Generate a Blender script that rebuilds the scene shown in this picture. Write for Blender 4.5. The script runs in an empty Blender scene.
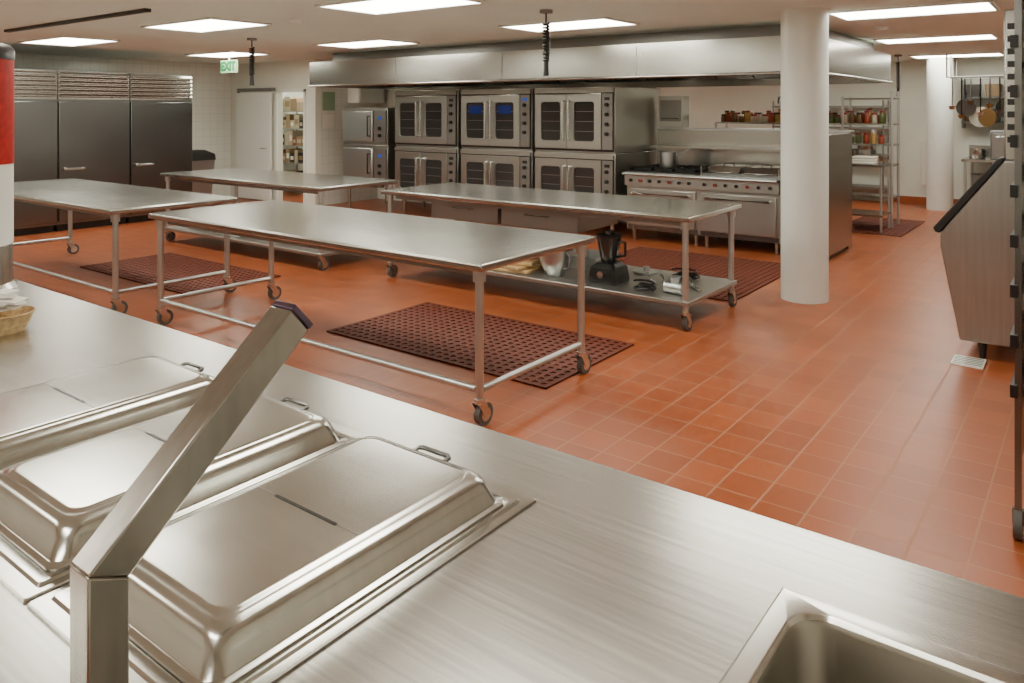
import bpy, bmesh, math, random
from mathutils import Vector, Matrix
random.seed(4)
COL = bpy.context.scene.collection

# ------------------------------------------------------------------ materials
def nmat(name, color, rough=0.5, metal=0.0, noise=None, bump=0.0, emis=None, estr=0.0, nscale=(1,1,1), rvar=0.0, cvar=0.0, spec=0.5):
    m = bpy.data.materials.new(name); m.use_nodes = True
    nt = m.node_tree; b = nt.nodes["Principled BSDF"]
    b.inputs["Base Color"].default_value = (*color, 1)
    b.inputs["Roughness"].default_value = rough
    b.inputs["Metallic"].default_value = metal
    b.inputs["Specular IOR Level"].default_value = spec
    if emis:
        b.inputs["Emission Color"].default_value = (*emis, 1)
        b.inputs["Emission Strength"].default_value = estr
    if noise is None: noise = 8.0
    tc = nt.nodes.new("ShaderNodeTexCoord"); mp = nt.nodes.new("ShaderNodeMapping")
    mp.inputs["Scale"].default_value = nscale
    nz = nt.nodes.new("ShaderNodeTexNoise"); nz.inputs["Scale"].default_value = noise
    nz.inputs["Detail"].default_value = 4
    nt.links.new(tc.outputs["Object"], mp.inputs["Vector"]); nt.links.new(mp.outputs["Vector"], nz.inputs["Vector"])
    if cvar > 0:
        rp = nt.nodes.new("ShaderNodeValToRGB")
        rp.color_ramp.elements[0].position = 0.3; rp.color_ramp.elements[1].position = 0.7
        rp.color_ramp.elements[0].color = (*[c * (1 - cvar) for c in color], 1)
        rp.color_ramp.elements[1].color = (*[min(1, c * (1 + cvar)) for c in color], 1)
        nt.links.new(nz.outputs["Fac"], rp.inputs["Fac"]); nt.links.new(rp.outputs["Color"], b.inputs["Base Color"])
    if bump > 0:
        bp = nt.nodes.new("ShaderNodeBump"); bp.inputs["Strength"].default_value = bump; bp.inputs["Distance"].default_value = 0.01
        nt.links.new(nz.outputs["Fac"], bp.inputs["Height"]); nt.links.new(bp.outputs["Normal"], b.inputs["Normal"])
    return m

def steelmat(name, color, rough, streak=(2, 90, 1), smudge=1.5, camt=0.07, ramt=0.05):
    """brushed steel: fine streaks + broad soft smudges"""
    m = bpy.data.materials.new(name); m.use_nodes = True
    nt = m.node_tree; b = nt.nodes["Principled BSDF"]; b.inputs["Metallic"].default_value = 1.0
    tc = nt.nodes.new("ShaderNodeTexCoord")
    mp = nt.nodes.new("ShaderNodeMapping"); mp.inputs["Scale"].default_value = streak
    n1 = nt.nodes.new("ShaderNodeTexNoise"); n1.inputs["Scale"].default_value = 1.0; n1.inputs["Detail"].default_value = 4
    n2 = nt.nodes.new("ShaderNodeTexNoise"); n2.inputs["Scale"].default_value = smudge; n2.inputs["Detail"].default_value = 4
    nt.links.new(tc.outputs["Object"], mp.inputs["Vector"]); nt.links.new(mp.outputs["Vector"], n1.inputs["Vector"]); nt.links.new(tc.outputs["Object"], n2.inputs["Vector"])
    r = nt.nodes.new("ShaderNodeMapRange"); r.inputs["From Min"].default_value = 0.3; r.inputs["From Max"].default_value = 0.7
    r.inputs["To Min"].default_value = rough-ramt; r.inputs["To Max"].default_value = rough+ramt
    nt.links.new(n2.outputs["Fac"], r.inputs["Value"]); nt.links.new(r.outputs["Result"], b.inputs["Roughness"])
    rp = nt.nodes.new("ShaderNodeMapRange"); rp.inputs["From Min"].default_value = 0.3; rp.inputs["From Max"].default_value = 0.7
    rp.inputs["To Min"].default_value = 1-camt; rp.inputs["To Max"].default_value = 1+camt
    nt.links.new(n1.outputs["Fac"], rp.inputs["Value"])
    v = nt.nodes.new("ShaderNodeVectorMath"); v.operation = 'SCALE'; v.inputs[0].default_value = color
    nt.links.new(rp.outputs["Result"], v.inputs["Scale"])
    rq = nt.nodes.new("ShaderNodeMapRange"); rq.inputs["From Min"].default_value = 0.3; rq.inputs["From Max"].default_value = 0.7
    rq.inputs["To Min"].default_value = 0.91; rq.inputs["To Max"].default_value = 1.06
    nt.links.new(n2.outputs["Fac"], rq.inputs["Value"])
    v2 = nt.nodes.new("ShaderNodeVectorMath"); v2.operation = 'SCALE'
    nt.links.new(v.outputs[0], v2.inputs[0]); nt.links.new(rq.outputs["Result"], v2.inputs["Scale"]); nt.links.new(v2.outputs[0], b.inputs["Base Color"])
    return m

def tilemat(name, c1, c2, grout, size, mortar, rough, grough, axes="xy", cvar_scale=0.6, h=None, spec=0.5):
    m = bpy.data.materials.new(name); m.use_nodes = True
    nt = m.node_tree; b = nt.nodes["Principled BSDF"]; b.inputs["Specular IOR Level"].default_value = spec
    geo = nt.nodes.new("ShaderNodeNewGeometry")
    sep = nt.nodes.new("ShaderNodeSeparateXYZ"); cmb = nt.nodes.new("ShaderNodeCombineXYZ")
    nt.links.new(geo.outputs["Position"], sep.inputs[0])
    nt.links.new(sep.outputs["XYZ".index(axes[0].upper())], cmb.inputs[0])
    nt.links.new(sep.outputs["XYZ".index(axes[1].upper())], cmb.inputs[1])
    br = nt.nodes.new("ShaderNodeTexBrick")
    br.offset = 0.0; br.squash = 1.0
    br.inputs["Scale"].default_value = 1.0
    br.inputs["Brick Width"].default_value = size; br.inputs["Row Height"].default_value = h or size
    br.inputs["Mortar Size"].default_value = mortar; br.inputs["Mortar Smooth"].default_value = 0.2
    br.inputs["Bias"].default_value = 0.0
    br.inputs["Color1"].default_value = (*c1, 1); br.inputs["Color2"].default_value = (*c2, 1); br.inputs["Mortar"].default_value = (*grout, 1)
    nt.links.new(cmb.outputs[0], br.inputs["Vector"])
    nz = nt.nodes.new("ShaderNodeTexNoise"); nz.inputs["Scale"].default_value = cvar_scale; nz.inputs["Detail"].default_value = 6
    nt.links.new(geo.outputs["Position"], nz.inputs["Vector"])
    rr = nt.nodes.new("ShaderNodeMapRange"); rr.inputs["From Min"].default_value = 0.3; rr.inputs["From Max"].default_value = 0.7
    rr.inputs["To Min"].default_value = 0.93; rr.inputs["To Max"].default_value = 1.05
    nt.links.new(nz.outputs["Fac"], rr.inputs["Value"])
    mx = nt.nodes.new("ShaderNodeVectorMath"); mx.operation = 'SCALE'
    nt.links.new(br.outputs["Color"], mx.inputs[0]); nt.links.new(rr.outputs["Result"], mx.inputs["Scale"])
    nt.links.new(mx.outputs[0], b.inputs["Base Color"])
    r2 = nt.nodes.new("ShaderNodeMapRange"); r2.inputs["To Min"].default_value = rough; r2.inputs["To Max"].default_value = grough
    nt.links.new(br.outputs["Fac"], r2.inputs["Value"])
    nt.links.new(r2.outputs["Result"], b.inputs["Roughness"])
    return m

STEEL   = nmat("brushed_steel", (0.46, 0.455, 0.425), 0.26, 1.0, noise=3, cvar=0.03)
POSTST  = steelmat("post_steel", (0.40, 0.385, 0.355), 0.24, (50, 50, 3), 8.0, 0.10, 0.02)
TOPS    = steelmat("table_top_steel", (0.52, 0.52, 0.485), 0.24, (1.5, 50, 1), 0.9, 0.08, 0.02)
SHELFST = nmat("shelf_steel", (0.46, 0.45, 0.42), 0.42, 1.0, noise=3, cvar=0.04)
COUNTER = steelmat("counter_steel", (0.53, 0.525, 0.495), 0.26, (2.0, 90, 1), 1.6, 0.14, 0.02)
LID     = steelmat("lid_steel", (0.58, 0.58, 0.545), 0.22, (4, 50, 4), 5.0, 0.05, 0.015)
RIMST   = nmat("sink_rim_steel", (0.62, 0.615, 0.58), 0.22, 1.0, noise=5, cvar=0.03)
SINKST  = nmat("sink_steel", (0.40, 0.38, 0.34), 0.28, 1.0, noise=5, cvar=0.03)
PIPE    = nmat("tube_steel", (0.60, 0.64, 0.64), 0.38, 1.0)
DOORST  = nmat("oven_door_steel", (0.52, 0.53, 0.505), 0.34, 1.0, noise=2, cvar=0.03)
DSTEEL  = nmat("dark_steel", (0.22, 0.225, 0.225), 0.26, 1.0, noise=1.5, cvar=0.04)
HOODST  = nmat("hood_steel", (0.50, 0.50, 0.465), 0.22, 1.0, noise=0.8, cvar=0.06)
OVENST  = nmat("oven_steel", (0.54, 0.545, 0.51), 0.34, 1.0, noise=1.5, cvar=0.03)
DARKIN  = nmat("dark_interior", (0.03, 0.027, 0.025), 0.6, 0.3)
IRON    = nmat("cast_iron", (0.02, 0.02, 0.02), 0.6, 0.5)
BLACK   = nmat("black_plastic", (0.012, 0.012, 0.012), 0.35)
RUBBER  = nmat("grey_rubber", (0.09, 0.085, 0.08), 0.6)
CHROME  = nmat("chrome", (0.68, 0.70, 0.68), 0.24, 1.0)
WALL    = nmat("painted_wall", (0.82, 0.84, 0.76), 0.6, noise=3, cvar=0.02)
COLUMN  = nmat("column_paint", (0.82, 0.86, 0.82), 0.4, noise=3, cvar=0.02)
CEIL    = nmat("ceiling_paint", (0.82, 0.89, 0.83), 0.8, noise=1.5, cvar=0.02)
WHITE   = nmat("white_paint", (0.88, 0.92, 0.88), 0.45)
WTILE_X = tilemat("wall_tile_x", (0.80, 0.83, 0.77), (0.82, 0.85, 0.79), (0.60, 0.60, 0.55), 0.15, 0.003, 0.2, 0.6, axes="xz")
WTILE_Y = tilemat("wall_tile_y", (0.80, 0.83, 0.77), (0.82, 0.85, 0.79), (0.60, 0.60, 0.55), 0.15, 0.003, 0.2, 0.6, axes="yz")
FLOOR   = tilemat("terracotta_tile", (0.31, 0.072, 0.020), (0.38, 0.094, 0.027), (0.42, 0.20, 0.115), 0.20, 0.0052, 0.30, 0.6, spec=0.34)
MATRUB  = nmat("red_rubber", (0.145, 0.028, 0.012), 0.7, noise=30, cvar=0.2)
GLASSD  = nmat("dark_glass", (0.035, 0.035, 0.035), 0.10, 0.0, spec=0.8)
BLUEGL  = nmat("blue_lit_glass", (0.01, 0.015, 0.05), 0.08, emis=(0.03, 0.08, 0.5), estr=0.16)
BLUED   = nmat("blue_display", (0.02, 0.05, 0.2), 0.3, emis=(0.05, 0.2, 1.0), estr=0.3)
PANEL   = nmat("light_diffuser", (0.9, 0.9, 0.85), 0.5, emis=(1.0, 0.97, 0.83), estr=17.5)
WOOD    = nmat("cutting_board_wood", (0.60, 0.40, 0.19), 0.5, noise=6, nscale=(1, 8, 1), cvar=0.2)
WICKER  = nmat("wicker", (0.52, 0.36, 0.18), 0.7, noise=60, cvar=0.3, bump=0.5)
PAPER   = nmat("paper", (0.82, 0.80, 0.75), 0.8, noise=12, bump=0.2)
RED     = nmat("red_label", (0.42, 0.006, 0.004), 0.35, noise=35, cvar=0.25)
GREEN   = nmat("exit_green", (0.0, 0.14, 0.035), 0.5, emis=(0.0, 0.5, 0.1), estr=0.05)
SIGNW   = nmat("sign_white", (0.28, 0.44, 0.27), 0.5)
NOTICE  = nmat("pale_green_paper", (0.30, 0.46, 0.32), 0.7)
BROWNBX = nmat("cardboard", (0.28, 0.19, 0.11), 0.8, cvar=0.1)
TANBX   = nmat("tan_box", (0.45, 0.38, 0.28), 0.8, cvar=0.1)
MAROON  = nmat("dull_red_box", (0.22, 0.06, 0.04), 0.7)
KNOBR   = nmat("red_knob", (0.22, 0.02, 0.015), 0.4)
CLOTH   = nmat("white_cloth", (0.78, 0.76, 0.70), 0.9, noise=8, bump=0.6)
BASEB   = nmat("red_cove_tile", (0.36, 0.09, 0.03), 0.35, noise=6, cvar=0.08)
GREY    = nmat("grey_metal", (0.30, 0.295, 0.28), 0.4, 0.8)
BINST   = steelmat("bin_steel", (0.40, 0.41, 0.395), 0.34, (40, 40, 2), 2.0, 0.08, 0.02)
BRASS   = nmat("copper_pan", (0.45, 0.28, 0.12), 0.3, 1.0)
TIP     = nmat("heat_tinted_steel", (0.16, 0.12, 0.18), 0.3, 1.0)

# ------------------------------------------------------------------ builder
class MB:
    def __init__(s): s.bm = bmesh.new(); s.mi = 0
    def face(s, vs):
        try:
            f = s.bm.faces.new(vs); f.material_index = s.mi; return f
        except ValueError: return None
    def box(s, x0, x1, y0, y1, z0, z1):
        v = [s.bm.verts.new(p) for p in ((x0,y0,z0),(x1,y0,z0),(x1,y1,z0),(x0,y1,z0),(x0,y0,z1),(x1,y0,z1),(x1,y1,z1),(x0,y1,z1))]
        for q in ((0,3,2,1),(4,5,6,7),(0,1,5,4),(1,2,6,5),(2,3,7,6),(3,0,4,7)): s.face([v[i] for i in q])
        return s
    def prism(s, pts, axis, a, b):
        def P(p, t):
            return {'x': (t, p[0], p[1]), 'y': (p[0], t, p[1]), 'z': (p[0], p[1], t)}[axis]
        A = [s.bm.verts.new(P(p, a)) for p in pts]; C = [s.bm.verts.new(P(p, b)) for p in pts]
        s.face(A[::-1]); s.face(C); n = len(pts)
        for i in range(n): s.face([A[i], A[(i+1)%n], C[(i+1)%n], C[i]])
        return s
    def tube(s, path, r, seg=12, cap=True, rs=None):
        path = [Vector(p) for p in path]; rings = []
        t0 = (path[1]-path[0]).normalized()
        up = Vector((0,0,1)) if abs(t0.z) < 0.9 else Vector((1,0,0))
        n = t0.cross(up).normalized()
        for i, p in enumerate(path):
            if i == 0: t = t0
            elif i == len(path)-1: t = (path[-1]-path[-2]).normalized()
            else: t = ((path[i+1]-p).normalized() + (p-path[i-1]).normalized()).normalized()
            n = (n - t*n.dot(t)).normalized(); b = t.cross(n)
            rr = rs[i] if rs else r
            rings.append([s.bm.verts.new(p + (n*math.cos(2*math.pi*k/seg) + b*math.sin(2*math.pi*k/seg))*rr) for k in range(seg)])
        for a, c in zip(rings, rings[1:]):
            for k in range(seg): s.face([a[k], a[(k+1)%seg], c[(k+1)%seg], c[k]])
        if cap: s.face(rings[0][::-1]); s.face(rings[-1])
        return s
    def cyl(s, p0, p1, r, r1=None, seg=20):
        return s.tube([p0, p1], r, seg, True, [r, r if r1 is None else r1])
    def lathe(s, cx, cy, prof, seg=28, closed=True):
        rings = []
        for r, z in prof:
            rings.append([s.bm.verts.new((cx + r*math.cos(2*math.pi*k/seg), cy + r*math.sin(2*math.pi*k/seg), z)) for k in range(seg)])
        for a, c in zip(rings, rings[1:]):
            for k in range(seg): s.face([a[k], a[(k+1)%seg], c[(k+1)%seg], c[k]])
        if closed: s.face(rings[0][::-1]); s.face(rings[-1])
        return s
    def lathey(s, cx, cz, prof, seg=28):
        rings = []
        for r, y in prof:
            rings.append([s.bm.verts.new((cx + r*math.cos(2*math.pi*k/seg), y, cz + r*math.sin(2*math.pi*k/seg))) for k in range(seg)])
        for a, c in zip(rings, rings[1:]):
            for k in range(seg): s.face([a[k], a[(k+1)%seg], c[(k+1)%seg], c[k]])
        s.face(rings[0][::-1]); s.face(rings[-1])
        return s
    def rloft(s, cx, cy, layers, capb=True, capt=True, seg=7):
        rings = []
        for hw, hl, rad, z in layers:
            pts = []
            for (sx, sy, a0) in ((1,1,0),(-1,1,90),(-1,-1,180),(1,-1,270)):
                for k in range(seg+1):
                    a = math.radians(a0 + 90*k/seg)
                    pts.append((cx + sx*(hw-rad) + rad*math.cos(a), cy + sy*(hl-rad) + rad*math.sin(a), z))
            rings.append([s.bm.verts.new(p) for p in pts])
        n = len(rings[0])
        for a, c in zip(rings, rings[1:]):
            for k in range(n): s.face([a[k], a[(k+1)%n], c[(k+1)%n], c[k]])
        if capb: s.face(rings[0][::-1])
        if capt: s.face(rings[-1])
        return s
    def done(s, name, mats, parent=None, bevel=0.0, label=None, cat=None, group=None, kind=None, smooth=True, ang=38, seg=2, rot=None):
        bm = s.bm
        bmesh.ops.recalc_face_normals(bm, faces=bm.faces)
        xs = [v.co for v in bm.verts]
        lo = Vector([min(c[i] for c in xs) for i in range(3)]); hi = Vector([max(c[i] for c in xs) for i in range(3)])
        c = (lo+hi)/2
        if parent is None: c.z = lo.z
        for v in bm.verts: v.co -= c
        me = bpy.data.meshes.new(name); bm.to_mesh(me); bm.free()
        if not isinstance(mats, (list, tuple)): mats = [mats]
        for m in mats: me.materials.append(m)
        if smooth:
            for p in me.polygons: p.use_smooth = True
            me.set_sharp_from_angle(angle=math.radians(ang))
        o = bpy.data.objects.new(name, me); COL.objects.link(o); o.location = c
        if rot: o.rotation_euler = rot
        if parent is not None:
            w = Vector((0,0,0)); p = parent
            while p is not None:
                w = w + p.location; p = p.parent
            o.parent = parent; o.location = c - w
        if bevel > 0:
            md = o.modifiers.new("bevel", 'BEVEL'); md.width = bevel; md.segments = seg; md.limit_method = 'ANGLE'; md.angle_limit = math.radians(40)
        if label: o["label"] = label
        if cat: o["category"] = cat
        if group: o["group"] = group
        if kind: o["kind"] = kind
        return o

def thing(name, loc, label, cat, group=None):
    e = bpy.data.objects.new(name, None); e.empty_display_size = 0.1; COL.objects.link(e); e.location = loc
    e["label"] = label; e["category"] = cat
    if group: e["group"] = group
    return e

def copy_tree(root, delta, label=None):
    new = root.copy(); COL.objects.link(new); new.location = root.location + Vector(delta)
    if label: new["label"] = label
    def rec(a, b):
        for ch in list(a.children):
            c = ch.copy(); COL.objects.link(c); c.parent = b; rec(ch, c)
    rec(root, new)
    return new

def text_obj(name, txt, size, mat, loc, rot, parent=None, extrude=0.002, offset=0.0):
    cu = bpy.data.curves.new(name, 'FONT'); cu.body = txt; cu.size = size; cu.extrude = extrude; cu.align_x = 'CENTER'; cu.align_y = 'CENTER'; cu.offset = offset
    tmp = bpy.data.objects.new(name + "_t", cu); COL.objects.link(tmp)
    bpy.context.view_layer.update()
    me = bpy.data.meshes.new_from_object(tmp.evaluated_get(bpy.context.evaluated_depsgraph_get()))
    bpy.data.objects.remove(tmp)
    me.materials.clear(); me.materials.append(mat)
    o = bpy.data.objects.new(name, me); COL.objects.link(o); o.rotation_euler = rot
    if parent: o.parent = parent; o.location = Vector(loc) - parent.location
    else: o.location = loc
    return o

# ------------------------------------------------------------------ room
CH = 2.63
XL, XR, YS, YN = -13.8, 1.3, -3.0, 16.0
MB().box(XL-0.1, XR+0.1, YS-0.1, YN+0.1, -0.1, 0).done("floor", FLOOR, kind="structure", smooth=False)
MB().box(XL-0.1, XR+0.1, YS-0.1, YN+0.1, CH, CH+0.1).done("ceiling", CEIL, kind="structure", smooth=False)
MB().box(XL-0.15, XL, YS, YN, 0, CH).done("wall_west", WTILE_Y, kind="structure", smooth=False)
MB().box(XR, XR+0.15, YS, YN, 0, CH).done("wall_east", WALL, kind="structure", smooth=False)
MB().box(XL, XR, YN, YN+0.15, 0, CH).done("wall_north", WALL, kind="structure", smooth=False)
MB().box(XL, XR, YS-0.15, YS, 0, CH).done("wall_south", WALL, kind="structure", smooth=False)
m = MB(); m.box(XL, -12.3, 9.0, 9.12, 0, CH); m.box(-11.5, -11.2, 9.0, 9.12, 0, CH); m.box(-12.3, -11.5, 9.0, 9.12, 2.06, CH)
m.done("wall_pantry_front", WALL, kind="structure", smooth=False)
MB().box(-11.32, -11.2, 9.12, 10.5, 0, CH).done("wall_pantry_side", WTILE_Y, kind="structure", smooth=False)
m = MB(); m.box(-11.2, -10.2, 10.5, 10.62, 0, CH); m.box(-10.2, -5.25, 10.5, 10.62, 0, 2.06)
m.done("wall_behind_ovens", WTILE_X, kind="structure", smooth=False)
MB().box(XL, -11.2, 11.2, 11.3, 0, CH).done("wall_pantry_back", WALL, kind="structure", smooth=False)
m = MB(); m.box(-12.34, -12.29, 8.975, 9.0, 0, 2.1); m.box(-11.51, -11.46, 8.975, 9.0, 0, 2.1); m.box(-12.34, -11.46, 8.975, 9.0, 2.05, 2.1)
m.done("trim_1", WHITE, kind="structure", smooth=False)
m = MB(); m.box(-3.2, XR-0.01, 15.97, 16.0, 0, 0.12); m.done("baseboard_north", BASEB, kind="structure")
m = MB(); m.box(-13.55, -13.49, 8.97, 9.0, 0, 2.14); m.box(-13.49, -12.36, 8.97, 9.0, 2.08, 2.14); m.done("trim_2", GREY, kind="structure")
d = MB().box(-13.46, -12.38, 8.9, 8.94, 0.02, 2.05).done("door_1", WHITE, kind="structure")
h = MB(); h.tube([(-12.5, 8.9, 1.0), (-12.5, 8.85, 1.0), (-12.62, 8.85, 1.0)], 0.012); h.done("door_handle", CHROME, parent=d)

# columns
for (cx, cy, lab) in ((-2.15, 7.27, "round white painted column beside the rolling prep table"), (-2.21, 15.2, "round white painted column near the dish area")):
    o = MB().lathe(cx, cy, [(0.205, 0), (0.205, CH)], 48).done("column", COLUMN, label=lab, cat="column", group="white round columns"); o["kind"] = "structure"

# ceiling lights
def light(cx, cy):
    t = thing("ceiling_light", (cx, cy, CH-0.03), "rectangular recessed ceiling light panel with glowing diffuser", "ceiling light", "recessed ceiling light panels")
    m = MB(); x0, x1, y0, y1 = cx-0.66, cx+0.66, cy-0.36, cy+0.36
    z0, z1 = CH-0.02, CH-0.001
    m.box(x0, x1, y0, y0+0.03, z0, z1); m.box(x0, x1, y1-0.03, y1, z0, z1); m.box(x0, x0+0.03, y0, y1, z0, z1); m.box(x1-0.03, x1, y0, y1, z0, z1)
    m.done("frame", WHITE, parent=t)
    MB().box(x0+0.03, x1-0.03, y0+0.03, y1-0.03, CH-0.012, CH-0.002).done("diffuser", PANEL, parent=t)
    return t
first = light(-7.6, 4.65)
for (x, y) in ((-10.8, 4.65), (-4.75, 4.7), (-4.5, 6.95), (-7.95, 7.25), (-11.3, 7.3), (-1.37, 7.85), (-1.66, 11.1), (-1.89, 14.7),
               (-1.5, 4.7), (-7.6, 2.0), (-4.5, 2.0), (-1.3, 2.0), (-4.5, -0.9), (-1.0, -0.9), (-7.6, -0.9), (-4.3, 13.2), (-12.5, 10.1), (-10.8, 1.8), (-8.5, 13.2)):
    copy_tree(first, (x+7.6, y-4.65, 0))

# ------------------------------------------------------------------ tables
def table(x0, x1, y0, y1, h=0.9, shelf=False, label="", z=0.20, drawers=False):
    t = thing("rolling_table", ((x0+x1)/2, (y0+y1)/2, 0), label, "table", "stainless rolling prep tables")
    m = MB(); m.box(x0, x1, y0, y1, h-0.045, h); m.done("table_top", TOPS, parent=t, bevel=0.012, seg=3)
    m = MB()
    for yy in (y0+0.1, y1-0.16): m.box(x0+0.12, x1-0.12, yy, yy+0.05, h-0.09, h-0.046)
    m.done("apron", GREY, parent=t)
    if drawers:
        for (a, b) in ((-5.35, -4.5), (-4.46, -3.62)):
            d = MB().box(a, b, y0+0.17, y1-0.2, h-0.25, h-0.046).done("drawer", GREY, parent=t, bevel=0.004)
            MB().tube([((a+b)/2-0.12, y0+0.17, h-0.13), ((a+b)/2-0.12, y0+0.13, h-0.13), ((a+b)/2+0.12, y0+0.13, h-0.13), ((a+b)/2+0.12, y0+0.17, h-0.13)], 0.008, 8).done("handle", CHROME, parent=d)
    ix = 0.07
    for lx in (x0+ix, x1-ix):
        for ly in (y0+ix, y1-ix):
            g = MB(); g.cyl((lx, ly, 0.15), (lx, ly, h-0.05), 0.024); g.cyl((lx, ly, h-0.11), (lx, ly, h-0.046), 0.036)
            g.done("leg", PIPE, parent=t)
            c = bpy.data.objects.new("caster", None)
            COL.objects.link(c); c.empty_display_size = 0.05; c.parent = t; c.location = Vector((lx, ly, 0)) - t.location
            f = MB(); f.cyl((lx, ly, 0.128), (lx, ly, 0.152), 0.03)
            f.prism([(ly-0.035, 0.13), (ly+0.035, 0.13), (ly+0.055, 0.05), (ly+0.02, 0.05)], 'x', lx-0.026, lx-0.021)
            f.prism([(ly-0.035, 0.13), (ly+0.035, 0.13), (ly+0.055, 0.05), (ly+0.02, 0.05)], 'x', lx+0.021, lx+0.026)
            f.done("fork", CHROME, parent=c)
            w = MB(); w.cyl((lx-0.018, ly+0.035, 0.062), (lx+0.018, ly+0.035, 0.062), 0.0615, seg=28); w.mi = 1
            w.cyl((lx-0.021, ly+0.035, 0.062), (lx+0.021, ly+0.035, 0.062), 0.038, seg=20)
            w.done("wheel", [RUBBER, CHROME], parent=c)
    if shelf:
        m = MB(); m.box(x0+0.03, x1-0.03, y0+0.03, y1-0.03, z, z+0.035)
        m.done("lower_shelf", SHELFST, parent=t, bevel=0.006)
    else:
        for lx in (x0+ix, x1-ix):
            m = MB(); m.cyl((lx, y0+ix+0.022, z), (lx, y1-ix-0.022, z), 0.019); m.done("stretcher", PIPE, parent=t)
        m = MB(); m.cyl((x0+ix+0.022, y0+ix, z), (x1-ix-0.022, y0+ix, z), 0.019); m.done("stretcher", PIPE, parent=t)
    return t
table(-6.05, -2.62, 3.2, 4.38, label="long stainless steel rolling prep table with open pipe stretchers")
table(-9.85, -6.48, 3.12, 4.30, label="long stainless steel rolling prep table near the refrigerators")
table(-5.9, -2.5, 5.57, 6.65, shelf=True, label="stainless steel rolling table with lower shelf of kitchen tools", drawers=True)
table(-9.8, -6.58, 5.35, 6.5, shelf=True, label="stainless steel rolling table with baking pans on lower shelf", z=0.155)

# ------------------------------------------------------------------ rubber mats
def mat(x0, x1, y0, y1):
    m = MB(); p = 0.068; w = 0.034
    n = int((x1-x0)/p)
    for i in range(n+1):
        x = x0 + (x1-x0-w)*i/n; m.box(x, x+w, y0, y1, 0.002, 0.012)
    k = int((y1-y0)/p)
    for i in range(k+1):
        y = y0 + (y1-y0-w)*i/k; m.box(x0, x1, y, y+w, 0.002, 0.0115)
    m.mi = 1; m.box(x0+0.001, x1-0.001, y0+0.001, y1-0.001, 0.0005, 0.004)
    m.done("floor_mat", [MATRUB, DARKIN], smooth=False, label="dark red perforated rubber anti-fatigue mat on tile floor", cat="floor mat", group="red rubber floor mats")
mat(-4.78, -2.72, 3.95, 5.08); mat(-8.9, -6.75, 3.95, 4.98); mat(-4.6, -2.62, 6.75, 8.75); mat(-3.05, -2.15, 11.6, 13.4)
mat(-8.2, -6.2, 7.0, 8.5)

# ------------------------------------------------------------------ serving counter
CY0, CY1, CHh = 0.2, 1.56, 0.9
t = thing("serving_counter", (-3, 0.9, 0), "long brushed stainless steel serving counter with turned-down edge", "counter")
m = MB(); zt, zb = CHh, CHh-0.04
m.box(-8, -0.41, CY0, CY1, zb, zt); m.box(-0.41, 0.23, CY0, 0.77, zb, zt); m.box(-0.41, 0.23, 1.31, CY1, zb, zt); m.box(0.23, 1.25, CY0, CY1, zb, zt)
m.done("counter_top", COUNTER, parent=t, smooth=False)
m = MB(); m.cyl((-8, CY1, zt-0.0125), (1.25, CY1, zt-0.0125), 0.0125, seg=20); m.box(-8, 1.25, CY1-0.01, CY1+0.0125, zt-0.07, zt-0.0125); m.done("edge_nosing", STEEL, parent=t)
m = MB(); m.box(-7.9, 1.2, CY0+0.1, CY1-0.12, 0.08, 0.62); m.box(-7.9, -0.45, CY0+0.1, CY1-0.12, 0.62, zb); m.done("cabinet_body", STEEL, parent=t)
m = MB(); m.box(-7.85, 1.15, CY0+0.16, CY1-0.18, 0, 0.08); m.done("plinth", DARKIN, parent=t)
# sink
sk = thing("sink", (-0.09, 1.04, 0.64), "drop-in stainless steel sink basin set in the counter", "sink")
cx, cy = -0.0925, 1.045; hw, hl = 0.3425, 0.298
L = [(hw, hl, 0.004, 0.9003), (hw-0.002, hl-0.002, 0.004, 0.9050), (hw-0.006, hl-0.006, 0.004, 0.9075), (hw-0.008, hl-0.008, 0.004, 0.9078), (hw-0.036, hl-0.036, 0.055, 0.9078), (hw-0.039, hl-0.039, 0.055, 0.9070), (hw-0.043, hl-0.043, 0.055, 0.9005)]
MB().rloft(cx, cy, L, capb=False, capt=False, seg=12).done("sink_rim", RIMST, parent=sk, ang=14)
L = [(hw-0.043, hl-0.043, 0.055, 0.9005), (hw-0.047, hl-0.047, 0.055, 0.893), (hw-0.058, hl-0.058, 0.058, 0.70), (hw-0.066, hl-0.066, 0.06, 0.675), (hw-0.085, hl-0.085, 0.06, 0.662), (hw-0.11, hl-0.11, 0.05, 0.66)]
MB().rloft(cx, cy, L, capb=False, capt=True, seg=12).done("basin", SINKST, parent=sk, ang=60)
g = MB(); g.cyl((cx, cy, 0.6605), (cx, cy, 0.665), 0.04); g.mi = 1; g.cyl((cx, cy, 0.6651), (cx, cy, 0.666), 0.025); g.done("drain", [CHROME, BLACK], parent=sk)

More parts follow.
